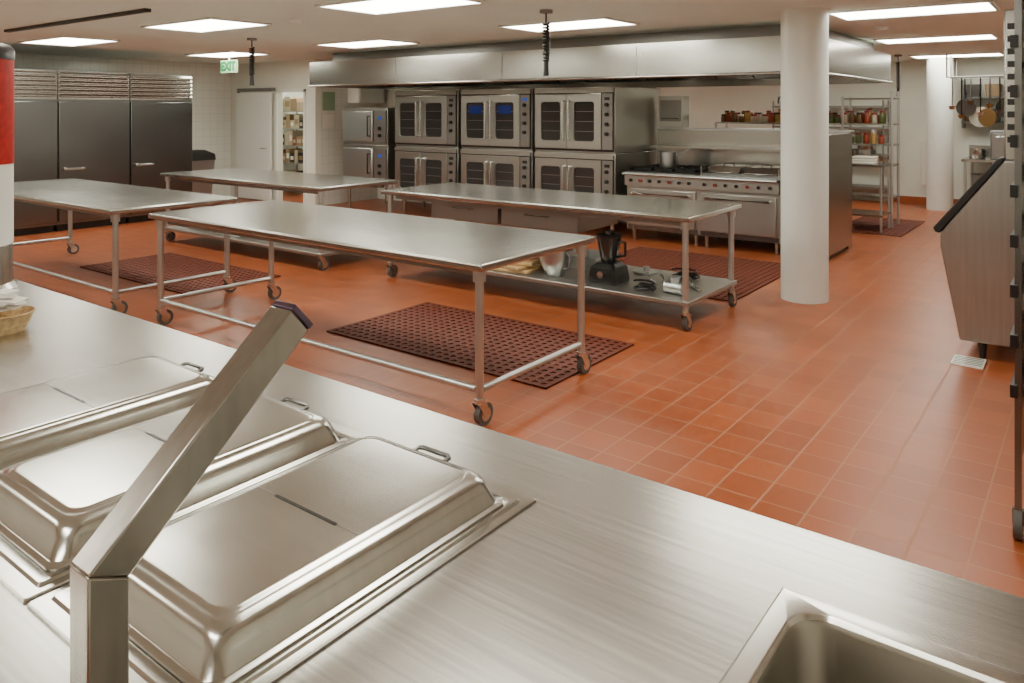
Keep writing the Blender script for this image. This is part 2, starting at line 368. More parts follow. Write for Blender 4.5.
# covered pans
def pan(cx):
    cy = 0.94
    t = thing("covered_food_pan", (cx, cy, 0.9005), "stainless chafing pan with domed hinged lid set in counter", "food pan", "covered food pans on the serving counter")
    hw, hl = 0.237, 0.396
    MB().rloft(cx, cy, [(hw, hl, 0.004, 0.9005), (hw, hl, 0.004, 0.904), (hw-0.003, hl-0.003, 0.004, 0.906), (hw-0.020, hl-0.028, 0.006, 0.906), (hw-0.023, hl-0.032, 0.008, 0.911), (hw-0.04, hl-0.05, 0.012, 0.911), (hw-0.05, hl-0.06, 0.02, 0.908)], capb=False).done("pan_flange", LID, parent=t, ang=20)
    a, b = 0.205, 0.342
    lay = [(a, b, 0.026, 0.911), (a, b, 0.026, 0.9145), (a-0.002, b-0.002, 0.026, 0.916), (a-0.010, b-0.011, 0.028, 0.916), (a-0.012, b-0.013, 0.028, 0.918),
           (a-0.020, b-0.025, 0.034, 0.948), (a-0.0235, b-0.030, 0.036, 0.960), (a-0.0285, b-0.035, 0.038, 0.9675), (a-0.036, b-0.043, 0.038, 0.9722), (a-0.044, b-0.051, 0.036, 0.9740), (a-0.050, b-0.057, 0.034, 0.9743),
           (a-0.0515, b-0.0585, 0.034, 0.9752), (a-0.054, b-0.061, 0.033, 0.9768), (a-0.059, b-0.066, 0.032, 0.9774), (a-0.063, b-0.070, 0.031, 0.9775), (a-0.13, b-0.14, 0.02, 0.9778)]
    lid = MB().rloft(cx, cy, lay, capb=False, seg=10).done("lid", LID, parent=t, ang=50)
    g = MB(); g.box(cx-0.088, cx+0.088, cy-0.019, cy-0.0135, 0.9774, 0.9792); g.done("hinge_slot", BLACK, parent=lid)
    g = MB(); g.box(cx+0.089, cx+0.144, cy-0.0168, cy-0.0157, 0.977, 0.9782); g.done("hinge_seam", GREY, parent=lid)
    g = MB(); g.box(cx-0.144, cx-0.089, cy-0.0168, cy-0.0157, 0.977, 0.9782); g.done("hinge_seam", GREY, parent=lid)
    g = MB(); y0 = cy + (b-0.030); y1 = cy + (b-0.002); zz = 0.956
    g.tube([(cx-0.045, y0, zz), (cx-0.045, y1-0.006, zz+0.004), (cx-0.037, y1, zz+0.004), (cx+0.037, y1, zz+0.004), (cx+0.045, y1-0.006, zz+0.004), (cx+0.045, y0, zz)], 0.0055, 10)
    g.done("handle", DSTEEL, parent=lid)
    return t
p1 = pan(-1.18); copy_tree(p1, (-0.482, 0, 0)); copy_tree(p1, (-0.964, 0, 0))

# bent guard post
t = thing("guard_post", (-0.92, 0.43, 0.9), "bent square stainless steel tube post bolted to the counter", "post")
a = 0.0235; px, py = -0.92, 0.43
bz, ez, ey = 1.19, 1.425, 0.695
ang = math.atan2(ez-bz, ey-py); mit = a*math.tan((math.pi/2-ang)/2)
dy, dz = math.cos(ang), math.sin(ang); ny, nz_ = -dz, dy
front_low = (py-a, 0.912); back_low = (py+a, 0.912)
jf = (py-a, bz+mit); jb = (py+a, bz-mit)
pe_f = (ey+ny*a, ez+nz_*a); pe_b = (ey-ny*a, ez-nz_*a)
m = MB(); m.prism([back_low, front_low, jf, jb], 'x', px-a, px+a); m.done("upright", POSTST, parent=t, bevel=0.003)
m = MB(); m.prism([jb, jf, pe_f, pe_b], 'x', px-a, px+a); m.done("arm", POSTST, parent=t, bevel=0.003)
m = MB()
m.prism([pe_b, pe_f, (pe_f[0]+dy*0.010, pe_f[1]+dz*0.010), (pe_b[0]+dy*0.010, pe_b[1]+dz*0.010)], 'x', px-a, px+a); m.done("end_cap", TIP, parent=t, bevel=0.002)
m = MB(); m.box(px-0.05, px+0.05, py-0.05, py+0.05, 0.9005, 0.912); m.done("base_plate", STEEL, parent=t, bevel=0.003)

# beverage dispenser
dx, dyy = -4.02, 1.28
t = thing("beverage_dispenser", (dx, dyy, 0.9), "round beverage dispenser with red label, white band and black lid", "dispenser")
MB().lathe(dx, dyy, [(0.21, 0.9005), (0.215, 0.93), (0.198, 0.95), (0.195, 1.12)], 40).done("base", CHROME, parent=t)
MB().lathe(dx, dyy, [(0.198, 1.121), (0.198, 1.479)], 40).done("white_band", WHITE, parent=t)
MB().lathe(dx, dyy, [(0.20, 1.48), (0.20, 1.945)], 40).done("red_label_panel", RED, parent=t)
MB().lathe(dx, dyy, [(0.203, 1.946), (0.203, 1.99), (0.19, 2.01), (0.12, 2.03), (0.03, 2.035)], 40).done("lid", BLACK, parent=t)
# basket
bx, by = -3.24, 1.17
t = thing("wicker_basket", (bx, by, 0.9), "small round wicker basket filled with paper packets", "basket")
m = MB(); m.lathe(bx, by, [(0.065, 0.9005), (0.085, 0.94), (0.095, 0.965), (0.10, 0.97), (0.095, 0.973), (0.088, 0.96), (0.075, 0.935), (0.06, 0.91)], 28); m.done("basket_bowl", WICKER, parent=t)
for i in range(6):
    m = MB(); x = bx + random.uniform(-0.03, 0.03); y = by + random.uniform(-0.03, 0.03); z = 0.976 + i*0.012
    m.prism([(x-0.04, y-0.03), (x+0.035, y-0.035), (x+0.04, y+0.03), (x-0.03, y+0.035)], 'z', z, z+0.008)
    m.done("paper_packet", PAPER, group="paper packets in the basket", label="white folded paper packet in a wicker basket", cat="packet",
           rot=(random.uniform(-0.12, 0.12), random.uniform(-0.12, 0.12), random.uniform(0, 3)))

# ------------------------------------------------------------------ refrigerators
def fridge(y0, y1):
    X = -11.7; x0 = -12.9
    t = thing("refrigerator", ((X+x0)/2, (y0+y1)/2, 0), "tall dark stainless reach-in refrigerator with louvered top grille", "refrigerator", "row of tall refrigerators")
    MB().box(x0, X-0.04, y0, y1, 0.1, 2.28).done("body", DSTEEL, parent=t)
    d = MB().box(X-0.038, X, y0+0.012, y1-0.012, 0.14, 1.84).done("door", DSTEEL, parent=t, bevel=0.006)
    h = MB(); h.box(X, X+0.035, y0+0.06, y0+0.10, 0.87, 0.91); h.box(X+0.03, X+0.05, y0+0.06, y0+0.34, 0.865, 0.90); h.done("handle", CHROME, parent=d, bevel=0.004)
    m = MB(); m.box(X-0.039, X-0.02, y0+0.01, y1-0.01, 1.87, 2.27)
    for i in range(6):
        z = 1.90+i*0.062; m.prism([(X-0.02, z), (X+0.012, z+0.01), (X+0.012, z+0.02), (X-0.02, z+0.05)], 'y', y0+0.02, y1-0.02)
    m.done("louver_grille", STEEL, parent=t)
    MB().box(x0+0.05, X-0.1, y0+0.02, y1-0.02, 0, 0.1).done("plinth", BLACK, parent=t)
for i in range(4): fridge(2.86+i*1.022, 2.86+i*1.022+1.018)

t = thing("trash_bin", (-12.6, 7.5, 0), "grey swing-top waste bin beside the refrigerators", "bin")
MB().rloft(-12.6, 7.5, [(0.18, 0.22, 0.05, 0), (0.24, 0.28, 0.06, 0.85)]).done("bin_body", GREY, parent=t)
MB().rloft(-12.6, 7.5, [(0.25, 0.29, 0.06, 0.851), (0.24, 0.28, 0.06, 0.95), (0.12, 0.16, 0.05, 1.02)]).done("bin_lid", BLACK, parent=t)

# ------------------------------------------------------------------ pantry shelf and boxes
sx0, sx1 = -13.76, -12.3
t = thing("pantry_shelf", ((sx0+sx1)/2, 10.3, 0), "steel storage shelving stacked with boxes and jars", "shelf")
for x in (sx0+0.02, sx1-0.02):
    for y in (9.95, 10.55):
        MB().box(x-0.015, x+0.015, y-0.015, y+0.015, 0, 2.0).done("post", GREY, parent=t)
SZ = (0.25, 0.65, 1.0, 1.35, 1.7)
for z in SZ: MB().box(sx0+0.04, sx1-0.04, 9.97, 10.53, z-0.02, z).done("shelf_board", GREY, parent=t)
cols = [BROWNBX, TANBX, MAROON, BROWNBX, TANBX, DARKIN, TANBX, DARKIN, BROWNBX]
for z in SZ:
    x = sx0+0.05
    while x < sx1-0.25:
        w = random.uniform(0.10, 0.2); hh = random.uniform(0.16, 0.30)
        m = MB(); m.box(x, x+w, 9.98, 10.3, z+0.001, z+hh); m.mi = 1; m.box(x+0.02, x+w-0.02, 9.978, 9.98, z+hh*0.3, z+hh*0.7)
        m.done("storage_box", [random.choice(cols), random.choice([PAPER, BROWNBX, TANBX])], bevel=0.004, label="small storage box on the pantry shelf", cat="box", group="boxes on the pantry shelves")
        x += w+0.01

# exit sign
ex, ey2, ez2 = -11.55, 7.5, 2.44
t = thing("exit_sign", (ex, ey2, ez2), "white hanging sign with green EXIT lettering", "exit sign")
MB().box(ex-0.22, ex+0.22, ey2-0.02, ey2+0.02, ez2-0.105, ez2+0.105).done("sign_housing", SIGNW, parent=t, bevel=0.004)
MB().cyl((ex, ey2, ez2+0.105), (ex, ey2, CH), 0.012).done("stem", WHITE, parent=t)
text_obj("exit_lettering", "EXIT", 0.20, GREEN, (ex, ey2-0.022, ez2), (math.pi/2, 0, 0), parent=t, offset=0.012)
for (y, z, s1, s2, mm) in ((9.3, 1.88, 0.14, 0.17, NOTICE), (9.3, 1.52, 0.12, 0.12, PAPER), (9.75, 1.55, 0.13, 0.17, PAPER)):
    MB().box(-11.2, -11.193, y-s1, y+s1, z-s2, z+s2).done("notice", mm, label="paper notice pinned on the white tiled wall", cat="notice", group="notices on the tiled wall")
t = thing("wall_cabinet", (-11.05, 10.05, 1.4), "white wall cabinet mounted above the steamer", "cabinet")
MB().box(-11.199, -10.9, 9.75, 10.4, 1.85, 2.35).done("body", WHITE, parent=t, bevel=0.004)
MB().box(-10.899, -10.88, 9.77, 10.38, 1.87, 2.33).done("door", WHITE, parent=t, bevel=0.004)

# ------------------------------------------------------------------ convection ovens
def oven(x0, x1, z0, z1, lit=False, legs=False, y=9.0):
    w = x1-x0; t = thing("convection_oven", ((x0+x1)/2, y+0.65, z0 if not legs else 0), "stainless convection oven with twin glazed doors" + (" and blue-lit interior" if lit else ", lower unit on legs" if legs else ", stacked on top of another"), "oven", "stacked convection ovens")
    MB().box(x0, x1, y+0.05, y+1.3, z0, z1).done("body", OVENST, parent=t, bevel=0.006)
    m = MB(); m.box(x0+0.02, x1-0.02, y+0.03, y+0.05, z0+0.02, z1-0.02); m.done("front_recess", DARKIN, parent=t)
    cw = 0.17; dw = (w-cw-0.06)/2
    for i in range(2):
        a = x0+0.03+i*(dw+0.008); b = a+dw; zb, ztp = z0+0.05, z1-0.09
        fr = 0.105
        m = MB(); ow, oh = (b-a)/2, (ztp-zb)/2; cxx, czz = (a+b)/2, (zb+ztp)/2
        def loop(hw_, hh_, r_, yy):
            pts = []
            for (sx, sy, a0) in ((1,1,0),(-1,1,90),(-1,-1,180),(1,-1,270)):
                for k in range(5):
                    an = math.radians(a0+90*k/4)
                    pts.append(m.bm.verts.new((cxx+sx*(hw_-r_)+r_*math.cos(an), yy, czz+sy*(hh_-r_)+r_*math.sin(an))))
            return pts
        ls = [loop(ow, oh, 0.008, y+0.03), loop(ow, oh, 0.008, y+0.003), loop(ow-0.004, oh-0.004, 0.008, y), loop(ow-fr, oh-fr, 0.04, y), loop(ow-fr-0.004, oh-fr-0.004, 0.04, y+0.012)]
        for A_, B_ in zip(ls, ls[1:]):
            n_ = len(A_)
            for k in range(n_): m.face([A_[k], A_[(k+1)%n_], B_[(k+1)%n_], B_[k]])
        d = m.done("door", DOORST, parent=t, ang=25)
        wdw = MB(); wdw.box(a+fr-0.01, b-fr+0.01, y+0.0125, y+0.024, zb+fr-0.01, ztp-fr+0.01)
        wdw.mi = 1
        for k in range(3):
            zz = zb+fr+(ztp-zb-2*fr)*(k+1)/4; wdw.box(a+fr+0.02, b-fr-0.02, y+0.0105, y+0.0125, zz-0.003, zz+0.002)
        if lit:
            wdw.mi = 2; wdw.box(a+fr+0.05, b-fr-0.05, y+0.009, y+0.0124, ztp-fr-0.17, ztp-fr-0.05)
        wdw.done("window", [GLASSD, GREY, BLUEGL], parent=d)
        hx = b-0.045 if i == 0 else a+0.045
        h = MB(); h.tube([(hx, y, ztp-0.1), (hx, y-0.05, ztp-0.1), (hx, y-0.05, zb+0.12), (hx, y, zb+0.12)], 0.018, 10); h.done("handle", CHROME, parent=d)
    m = MB(); m.box(x1-cw-0.01, x1-0.02, y+0.005, y+0.03, z0+0.05, z1-0.09); c = m.done("control_panel", GREY, parent=t, bevel=0.003)
    for k in range(4):
        zz = z1-0.24-k*0.13; xc = x1-cw/2-0.015
        MB().cyl((xc, y-0.025, zz), (xc, y+0.005, zz), 0.026, seg=16).done("knob", BLACK, parent=c)
    MB().box(x1-cw+0.03, x1-0.06, y+0.002, y+0.005, z1-0.18, z1-0.14).done("display", BLUED if lit else BLACK, parent=c)
    m = MB(); m.box(x0+0.01, x1-0.01, y+0.01, y+0.0299, z1-0.075, z1-0.02); m.done("top_trim", OVENST, parent=t)
    if legs:
        for lx in (x0+0.1, x1-0.1):
            for ly in (y+0.15, y+1.15):
                MB().cyl((lx, ly, 0), (lx, ly, z0), 0.025, 0.035).done("leg", STEEL, parent=t)
    return t
XS = ((-9.22, -7.87), (-7.80, -6.47), (-6.42, -5.12))
for i, (a, b) in enumerate(XS):
    oven(a, b, 0.28, 1.135, False, True)
    oven(a, b, 1.14, 2.03, i == 1, False)

# steamers
def steamer(z0, z1, legs):
    x0, x1, y = -10.62, -9.5, 9.1
    t = thing("steamer", (-10.06, y+0.6, z0 if not legs else 0), "compact stainless steamer cabinet with blue display", "steamer", "stacked steamers beside the ovens")
    MB().box(x0, x1, y+0.04, y+1.1, z0, z1).done("body", OVENST, parent=t, bevel=0.006)
    d = MB().box(x0+0.03, x0+0.78, y, y+0.038, z0+0.05, z1-0.05).done("door", PIPE, parent=t, bevel=0.02)
    MB().tube([(x0+0.72, y, z1-0.15), (x0+0.72, y-0.05, z1-0.15), (x0+0.72, y-0.05, z0+0.15), (x0+0.72, y, z0+0.15)], 0.013, 10).done("handle", BLACK, parent=d)
    c = MB().box(x0+0.82, x1-0.02, y+0.01, y+0.039, z0+0.05, z1-0.05).done("control_panel", GREY, parent=t)
    MB().box(x0+0.92, x1-0.12, y+0.005, y+0.01, z1-0.20, z1-0.15).done("display", BLUED, parent=c)
    for k in range(2): MB().cyl((x0+0.96, y-0.02, z0+0.16+k*0.12), (x0+0.96, y+0.01, z0+0.16+k*0.12), 0.03).done("knob", BLACK, parent=c)
    if legs:
        for lx in (x0+0.08, x1-0.08):
            for ly in (y+0.12, y+1.0): MB().cyl((lx, ly, 0), (lx, ly, z0), 0.025).done("leg", STEEL, parent=t)
steamer(0.5, 1.125, True); steamer(1.13, 1.76, False)

# ------------------------------------------------------------------ hood
t = thing("exhaust_hood", (-6.2, 9.85, 2.09), "long stainless steel exhaust hood hung over the cooking line", "exhaust hood")
HX0, HX1, HY0, HY1, HZ0, HZ1 = -10.1, -2.3, 8.0, 11.7, 2.09, 2.46
m = MB()
m.prism([(HY0, HZ0), (HY0+0.03, HZ0), (HY0+0.03, HZ1), (HY0, HZ1)], 'x', HX0, HX1)
m.box(HX0, HX1, HY1-0.03, HY1, HZ0, HZ1); m.box(HX0, HX0+0.03, HY0+0.03, HY1-0.03, HZ0, HZ1); m.box(HX1-0.03, HX1, HY0+0.03, HY1-0.03, HZ0, HZ1)
m.box(HX0, HX1, HY0, HY1, HZ1, HZ1+0.02)
m.done("hood_shell", HOODST, parent=t)
m = MB(); m.cyl((HX0, HY0-0.005, HZ0+0.01), (HX1, HY0-0.005, HZ0+0.01), 0.018, seg=12); m.cyl((HX1+0.005, HY0, HZ0+0.01), (HX1+0.005, HY1, HZ0+0.01), 0.018, seg=12); m.done("edge_rail", STEEL, parent=t)
for x in (-8.15, -6.2, -4.25):
    m = MB(); m.box(x-0.004, x+0.004, HY0-0.002, HY0, HZ0+0.03, HZ1); m.done("panel_seam", GREY, parent=t)
for s in (0, 1):
    m = MB(); yA = 9.75 if s == 0 else 9.95; yB = 9.05 if s == 0 else 10.65
    nf = 15
    for k in range(nf):
        a = HX0+0.2+k*(HX1-HX0-0.4)/nf; b = a+(HX1-HX0-0.4)/nf-0.02
        m.prism([(yA, 2.12), (yA, 2.15), (yB, 2.45), (yB, 2.42)] if s == 0 else [(yA, 2.15), (yA, 2.12), (yB, 2.42), (yB, 2.45)], 'x', a, b)
    m.done("grease_filters", DSTEEL, parent=t)
m = MB(); m.box(HX0+0.2, HX1-0.15, 8.3, 11.4, HZ1+0.021, CH-0.002); m.done("duct_enclosure", GREY, parent=t)
HL = nmat("hood_lamp_glass", (0.9, 0.85, 0.7), 0.4, emis=(1.0, 0.88, 0.66), estr=20.0)
for x in (-9.0, -7.2, -5.6, -4.2, -3.0):
    for y in (8.75, 10.95):
        MB().cyl((x, y, 2.40), (x, y, 2.459), 0.07, 0.09).done("hood_lamp", HL, parent=t)

# ------------------------------------------------------------------ ranges
RZ = 0.92; RY = 9.15
def rng(x0, x1, griddle):
    w = x1-x0
    t = thing("gas_range", ((x0+x1)/2, RY+0.45, 0), "stainless gas range with " + ("griddle plate" if griddle else "six cast iron burners") + " and oven below", "range", "gas ranges on the cooking line")
    MB().box(x0, x1, RY+0.04, RY+0.95, 0.15, RZ-0.02).done("body", DOORST, parent=t)
    p = MB(); p.prism([(RY-0.03, RZ-0.19), (RY+0.04, RZ-0.19), (RY+0.04, RZ-0.03), (RY-0.03, RZ-0.05)], 'x', x0, x1); p = p.done("control_panel", DOORST, parent=t)
    for k in range(7):
        xx = x0+0.1+k*(w-0.2)/6
        g = MB(); g.cyl((xx, RY-0.055, RZ-0.12), (xx, RY-0.03, RZ-0.12), 0.021, seg=14); g.done("knob", BLACK if k % 3 != 1 else KNOBR, parent=p)
    g = MB(); g.tube([(x0, RY-0.09, RZ-0.035), (x1, RY-0.09, RZ-0.035)], 0.016, 12)
    g.box(x0, x1, RY-0.09, RY+0.04, RZ-0.025, RZ-0.012)
    g.done("front_rail", PIPE, parent=t)
    zb, ztp = 0.22, 0.69
    d = MB().box(x0+0.04, x1-0.04, RY, RY+0.038, zb, ztp).done("door", DOORST, parent=t, bevel=0.01)
    g = MB(); g.tube([(x0+0.12, RY, ztp-0.06), (x0+0.12, RY-0.05, ztp-0.06), (x1-0.12, RY-0.05, ztp-0.06), (x1-0.12, RY, ztp-0.06)], 0.017, 10); g.done("handle", CHROME, parent=d)
    g = MB(); g.box(x0+0.02, x1-0.02, RY+0.03, RY+0.04, 0.152, 0.21); g.done("kick_panel", DSTEEL, parent=t)
    g = MB(); g.box(x0, x1, RY+0.91, RY+0.95, RZ-0.02, 1.20); g.box(x0, x1, RY+0.66, RY+0.95, 1.20, 1.225); g.done("riser_shelf", STEEL, parent=t)
    if griddle:
        g = MB(); g.box(x0+0.03, x1-0.03, RY+0.05, RY+0.85, RZ-0.02, RZ+0.02); g.done("griddle_plate", DSTEEL, parent=t, bevel=0.004)
        g = MB(); g.box(x0+0.015, x0+0.03, RY+0.05, RY+0.9, RZ-0.02, RZ+0.10); g.box(x1-0.03, x1-0.015, RY+0.05, RY+0.9, RZ-0.02, RZ+0.10); g.done("splash_guard", STEEL, parent=t)
    else:
        g = MB(); g.box(x0+0.03, x1-0.03, RY+0.06, RY+0.9, RZ-0.02, RZ); g.done("burner_tray", DARKIN, parent=t)
        for i in range(3):
            for j in range(2):
                a = x0+0.05+i*(w-0.1)/3; b = a+(w-0.1)/3-0.01; c = RY+0.08+j*0.41; e = c+0.39
                g = MB()
                for q in (a, b-0.02): g.box(q, q+0.02, c, e, RZ+0.01, RZ+0.04)
                for q in (c, e-0.02): g.box(a, b, q, q+0.02, RZ+0.01, RZ+0.04)
                g.box((a+b)/2-0.01, (a+b)/2+0.01, c, e, RZ+0.015, RZ+0.04); g.box(a, b, (c+e)/2-0.01, (c+e)/2+0.01, RZ+0.015, RZ+0.04)
                g.cyl(((a+b)/2, (c+e)/2, RZ), ((a+b)/2, (c+e)/2, RZ+0.015), 0.05)
                g.done("burner_grate", IRON, parent=t)
    for lx in (x0+0.07, x1-0.07):
        for ly in (RY+0.12, RY+0.85): MB().cyl((lx, ly, 0), (lx, ly, 0.15), 0.02, 0.03).done("leg", STEEL, parent=t)
    return t
rng(-5.02, -4.005, False); rng(-4.003, -2.99, True)
t = thing("range_backsplash", (-3.75, 10.2, 0), "stainless steel backsplash wall and ledge behind the ranges", "backsplash")
MB().box(-5.05, -2.47, 10.14, 10.32, 0, 1.44).done("panel", STEEL, parent=t)
MB().box(-5.05, -2.45, 10.13, 10.36, 1.441, 1.47).done("ledge", PIPE, parent=t, bevel=0.005)
t = thing("salamander_broiler", (-4.85, 10.25, 1.4705), "small stainless salamander broiler on the backsplash ledge", "broiler")
MB().box(-5.03, -4.66, 10.14, 10.35, 1.4705, 1.92).done("body", DOORST, parent=t, bevel=0.006)
d = MB().box(-5.0, -4.69, 10.125, 10.139, 1.56, 1.86).done("door", GREY, parent=t, bevel=0.003)
MB().tube([(-4.97, 10.125, 1.6), (-4.97, 10.095, 1.6), (-4.72, 10.095, 1.6), (-4.72, 10.125, 1.6)], 0.008, 8).done("handle", CHROME, parent=d)
t = thing("pot_filler_faucet", (-3.3, 10.24, 1.4705), "thin steel pot-filler faucet with curved spout on the ledge", "faucet")
MB().tube([(-3.3, 10.24, 1.4705), (-3.3, 10.24, 1.84), (-3.3, 10.20, 1.89), (-3.3, 10.08, 1.88), (-3.3, 10.04, 1.80)], 0.014, 10).done("spout", CHROME, parent=t)
MB().cyl((-3.3, 10.24, 1.4705), (-3.3, 10.24, 1.50), 0.035).done("base", CHROME, parent=t)
t2 = thing("steel_end_cabinet", (-2.7, 9.6, 0), "tall stainless side cabinet closing the range line", "cabinet")
MB().box(-2.97, -2.45, 9.2, 10.09, 0.06, 1.44).done("body", STEEL, parent=t2, bevel=0.005)
MB().box(-2.94, -2.48, 9.23, 10.06, 0, 0.06).done("plinth", BLACK, parent=t2)
d = MB().box(-2.94, -2.48, 9.17, 9.198, 0.12, 1.40).done("door", STEEL, parent=t2, bevel=0.004)
MB().tube([(-2.9, 9.17, 1.0), (-2.9, 9.13, 1.0), (-2.9, 9.13, 0.8), (-2.9, 9.17, 0.8)], 0.01, 8).done("handle", CHROME, parent=d)

def pot(cx, cy, z, r, h, handle=True, mt=None):
    t = thing("stock_pot", (cx, cy, z), "round stainless steel cooking pot", "pot", "steel cooking pots")
    MB().lathe(cx, cy, [(r*0.92, z+0.0005), (r, z+0.02), (r, z+h), (r*1.05, z+h+0.005), (r*0.97, z+h), (r*0.96, z+0.02), (r*0.5, z+0.012)], 28).done("pot_body", mt or STEEL, parent=t)
    if handle:
        MB().tube([(cx+r, cy, z+h*0.8), (cx+r+0.08, cy, z+h*1.0), (cx+r+0.18, cy, z+h*1.3)], 0.011, 8).done("handle", GREY, parent=t)
    return t
pot(-4.55, 9.45, RZ+0.04, 0.11, 0.20, True, PIPE)
for x in (-3.74, -3.26):
    t = thing("griddle_cover", (x, 9.6, RZ+0.02), "low stainless steel box cover on the range top", "cover", "steel covers on the range")
    m = MB(); m.prism([(9.28, RZ+0.021), (9.78, RZ+0.021), (9.78, RZ+0.10), (9.36, RZ+0.10)], 'x', x-0.2, x+0.2); m.done("cover_body", STEEL, parent=t, bevel=0.01)
    MB().tube([(x-0.06, 9.5, RZ+0.10), (x-0.06, 9.5, RZ+0.125), (x+0.06, 9.5, RZ+0.125), (x+0.06, 9.5, RZ+0.10)], 0.008, 8).done("handle", BLACK, parent=t)

# spice shelf
t = thing("spice_rack", (-3.75, 12.6, 0), "tall stainless rack holding a row of spice jars", "rack")
for x, hh in ((-5.1, 1.52), (-3.1, 1.92), (-2.42, 2.0)):
    for y in (12.38, 12.84): MB().cyl((x, y, 0), (x, y, hh), 0.02).done("post", PIPE, parent=t)
for z in (0.45, 0.92, 1.22, 1.52): MB().box(-5.12, -2.40, 12.4, 12.82, z-0.025, z).done("shelf", STEEL, parent=t)
MB().box(-3.12, -2.40, 12.4, 12.82, 1.875, 1.9).done("shelf", STEEL, parent=t)
jc = [nmat("spice_red", (0.28, 0.05, 0.02), 0.3), nmat("spice_brown", (0.16, 0.08, 0.03), 0.3), nmat("spice_green", (0.09, 0.11, 0.03), 0.3), nmat("spice_yellow", (0.40, 0.25, 0.06), 0.3), nmat("spice_white", (0.5, 0.45, 0.35), 0.3)]
caps = [KNOBR, BLACK, WHITE, KNOBR]
for (zz, yy) in ((1.52, 12.47), (1.52, 12.62), (1.22, 12.5)):
    x = -5.0
    while x < -2.5:
        hh = random.choice((0.13, 0.16, 0.19)) + (0.03 if yy > 12.6 else 0); m = MB()
        m.lathe(x, yy, [(0.040, zz+0.0005), (0.044, zz+0.01), (0.044, zz+hh-0.05), (0.032, zz+hh-0.03)], 14); m.mi = 1; m.lathe(x, yy, [(0.038, zz+hh-0.029), (0.038, zz+hh)], 14)
        m.done("spice_jar", [random.choice(jc), random.choice(caps)], label="small spice jar with colored cap on steel shelf", cat="jar", group="spice jars on the steel rack")
        x += random.uniform(0.092, 0.108)
for x in (-4.7, -4.1, -3.4, -2.9): pot(x, 12.6, 0.9205, 0.13, 0.2, False)

# cart beyond range
t = thing("utility_cart", (-2.75, 11.9, 0), "stainless utility stand with folded towels on top", "cart")
for z in (0.25, 0.95): MB().box(-2.98, -2.42, 11.75, 12.3, z-0.03, z).done("shelf", STEEL, parent=t)
for x in (-2.96, -2.44):
    for y in (11.78, 12.27): MB().cyl((x, y, 0.0), (x, y, 1.0), 0.016).done("leg", PIPE, parent=t)
for k in range(3):
    MB().box(-2.85, -2.55, 11.85, 12.15, 0.951+k*0.036, 0.985+k*0.036).done("folded_towel", CLOTH, bevel=0.012, label="folded white towel on the steel stand", cat="towel", group="folded towels on the stand")

# ------------------------------------------------------------------ dish area far right
t = thing("dish_table", (-1.35, 15.4, 0), "stainless dish table against the far wall", "table")
MB().box(-1.85, -0.3, 14.9, 15.9, 0.86, 0.9).done("table_top", STEEL, parent=t)
MB().box(-1.85, -0.3, 15.86, 15.9, 0.901, 1.1).done("backsplash", STEEL, parent=t)
for x in (-1.8, -0.35):
    for y in (14.95, 15.8): MB().cyl((x, y, 0), (x, y, 0.86), 0.022).done("leg", PIPE, parent=t)
MB().box(-1.8, -0.35, 14.95, 15.8, 0.3, 0.33).done("lower_shelf", STEEL, parent=t)
pot(-1.55, 15.3, 0.331, 0.2, 0.3, False, GREY); pot(-1.0, 15.3, 0.331, 0.2, 0.25, False, GREY); pot(-1.65, 15.2, 0.9005, 0.12, 0.16, False)
t = thing("dish_machine", (-1.1, 15.35, 0.9), "dark steel countertop dish machine on the dish table", "dishwasher")
MB().box(-1.45, -0.75, 15.03, 15.7, 0.9005, 1.38).done("body", DSTEEL, parent=t, bevel=0.01)
d = MB().box(-1.42, -0.78, 15.0, 15.029, 0.94, 1.34).done("door", GREY, parent=t, bevel=0.004)
MB().tube([(-1.35, 15.0, 1.28), (-1.35, 14.95, 1.28), (-0.85, 14.95, 1.28), (-0.85, 15.0, 1.28)], 0.012, 8).done("handle", CHROME, parent=d)
t = thing("utensil_shelf", (-1.3, 15.9, 1.4), "dark metal wall shelf holding storage bins", "shelf")
for z in (1.52, 1.95): MB().box(-1.95, -0.35, 15.72, 15.999, z-0.03, z).done("shelf_board", DSTEEL, parent=t)
for x in (-1.93, -0.37): MB().box(x-0.015, x+0.015, 15.73, 15.999, 1.4, 2.25).done("bracket", DSTEEL, parent=t)
for z in (1.52, 1.95):
    for k in range(5):
        x = -1.78+k*0.3
        MB().rloft(x, 15.85, [(0.10, 0.09, 0.02, z+0.001), (0.125, 0.11, 0.02, z+0.22), (0.118, 0.103, 0.02, z+0.22), (0.09, 0.08, 0.02, z+0.01)]).done("storage_bin", (DSTEEL, BROWNBX, GREY, DARKIN, BRASS)[(k+int(z*3)) % 5], label="small storage bin on the dark wall shelf", cat="bin", group="storage bins on the wall shelf")
t = thing("pot_rack", (-1.3, 15.3, 2.1), "ceiling-hung steel pot rack bars", "rack")
for yy in (14.3, 14.75, 15.35):
    MB().tube([(-1.98, yy, CH), (-1.98, yy, 2.25), (-0.5, yy, 2.25), (-0.5, yy, CH)], 0.015, 10).done("bar", GREY, parent=t)
pm = [DSTEEL, CHROME, BRASS, DSTEEL, IRON, GREY, CHROME, DSTEEL]
q = 0
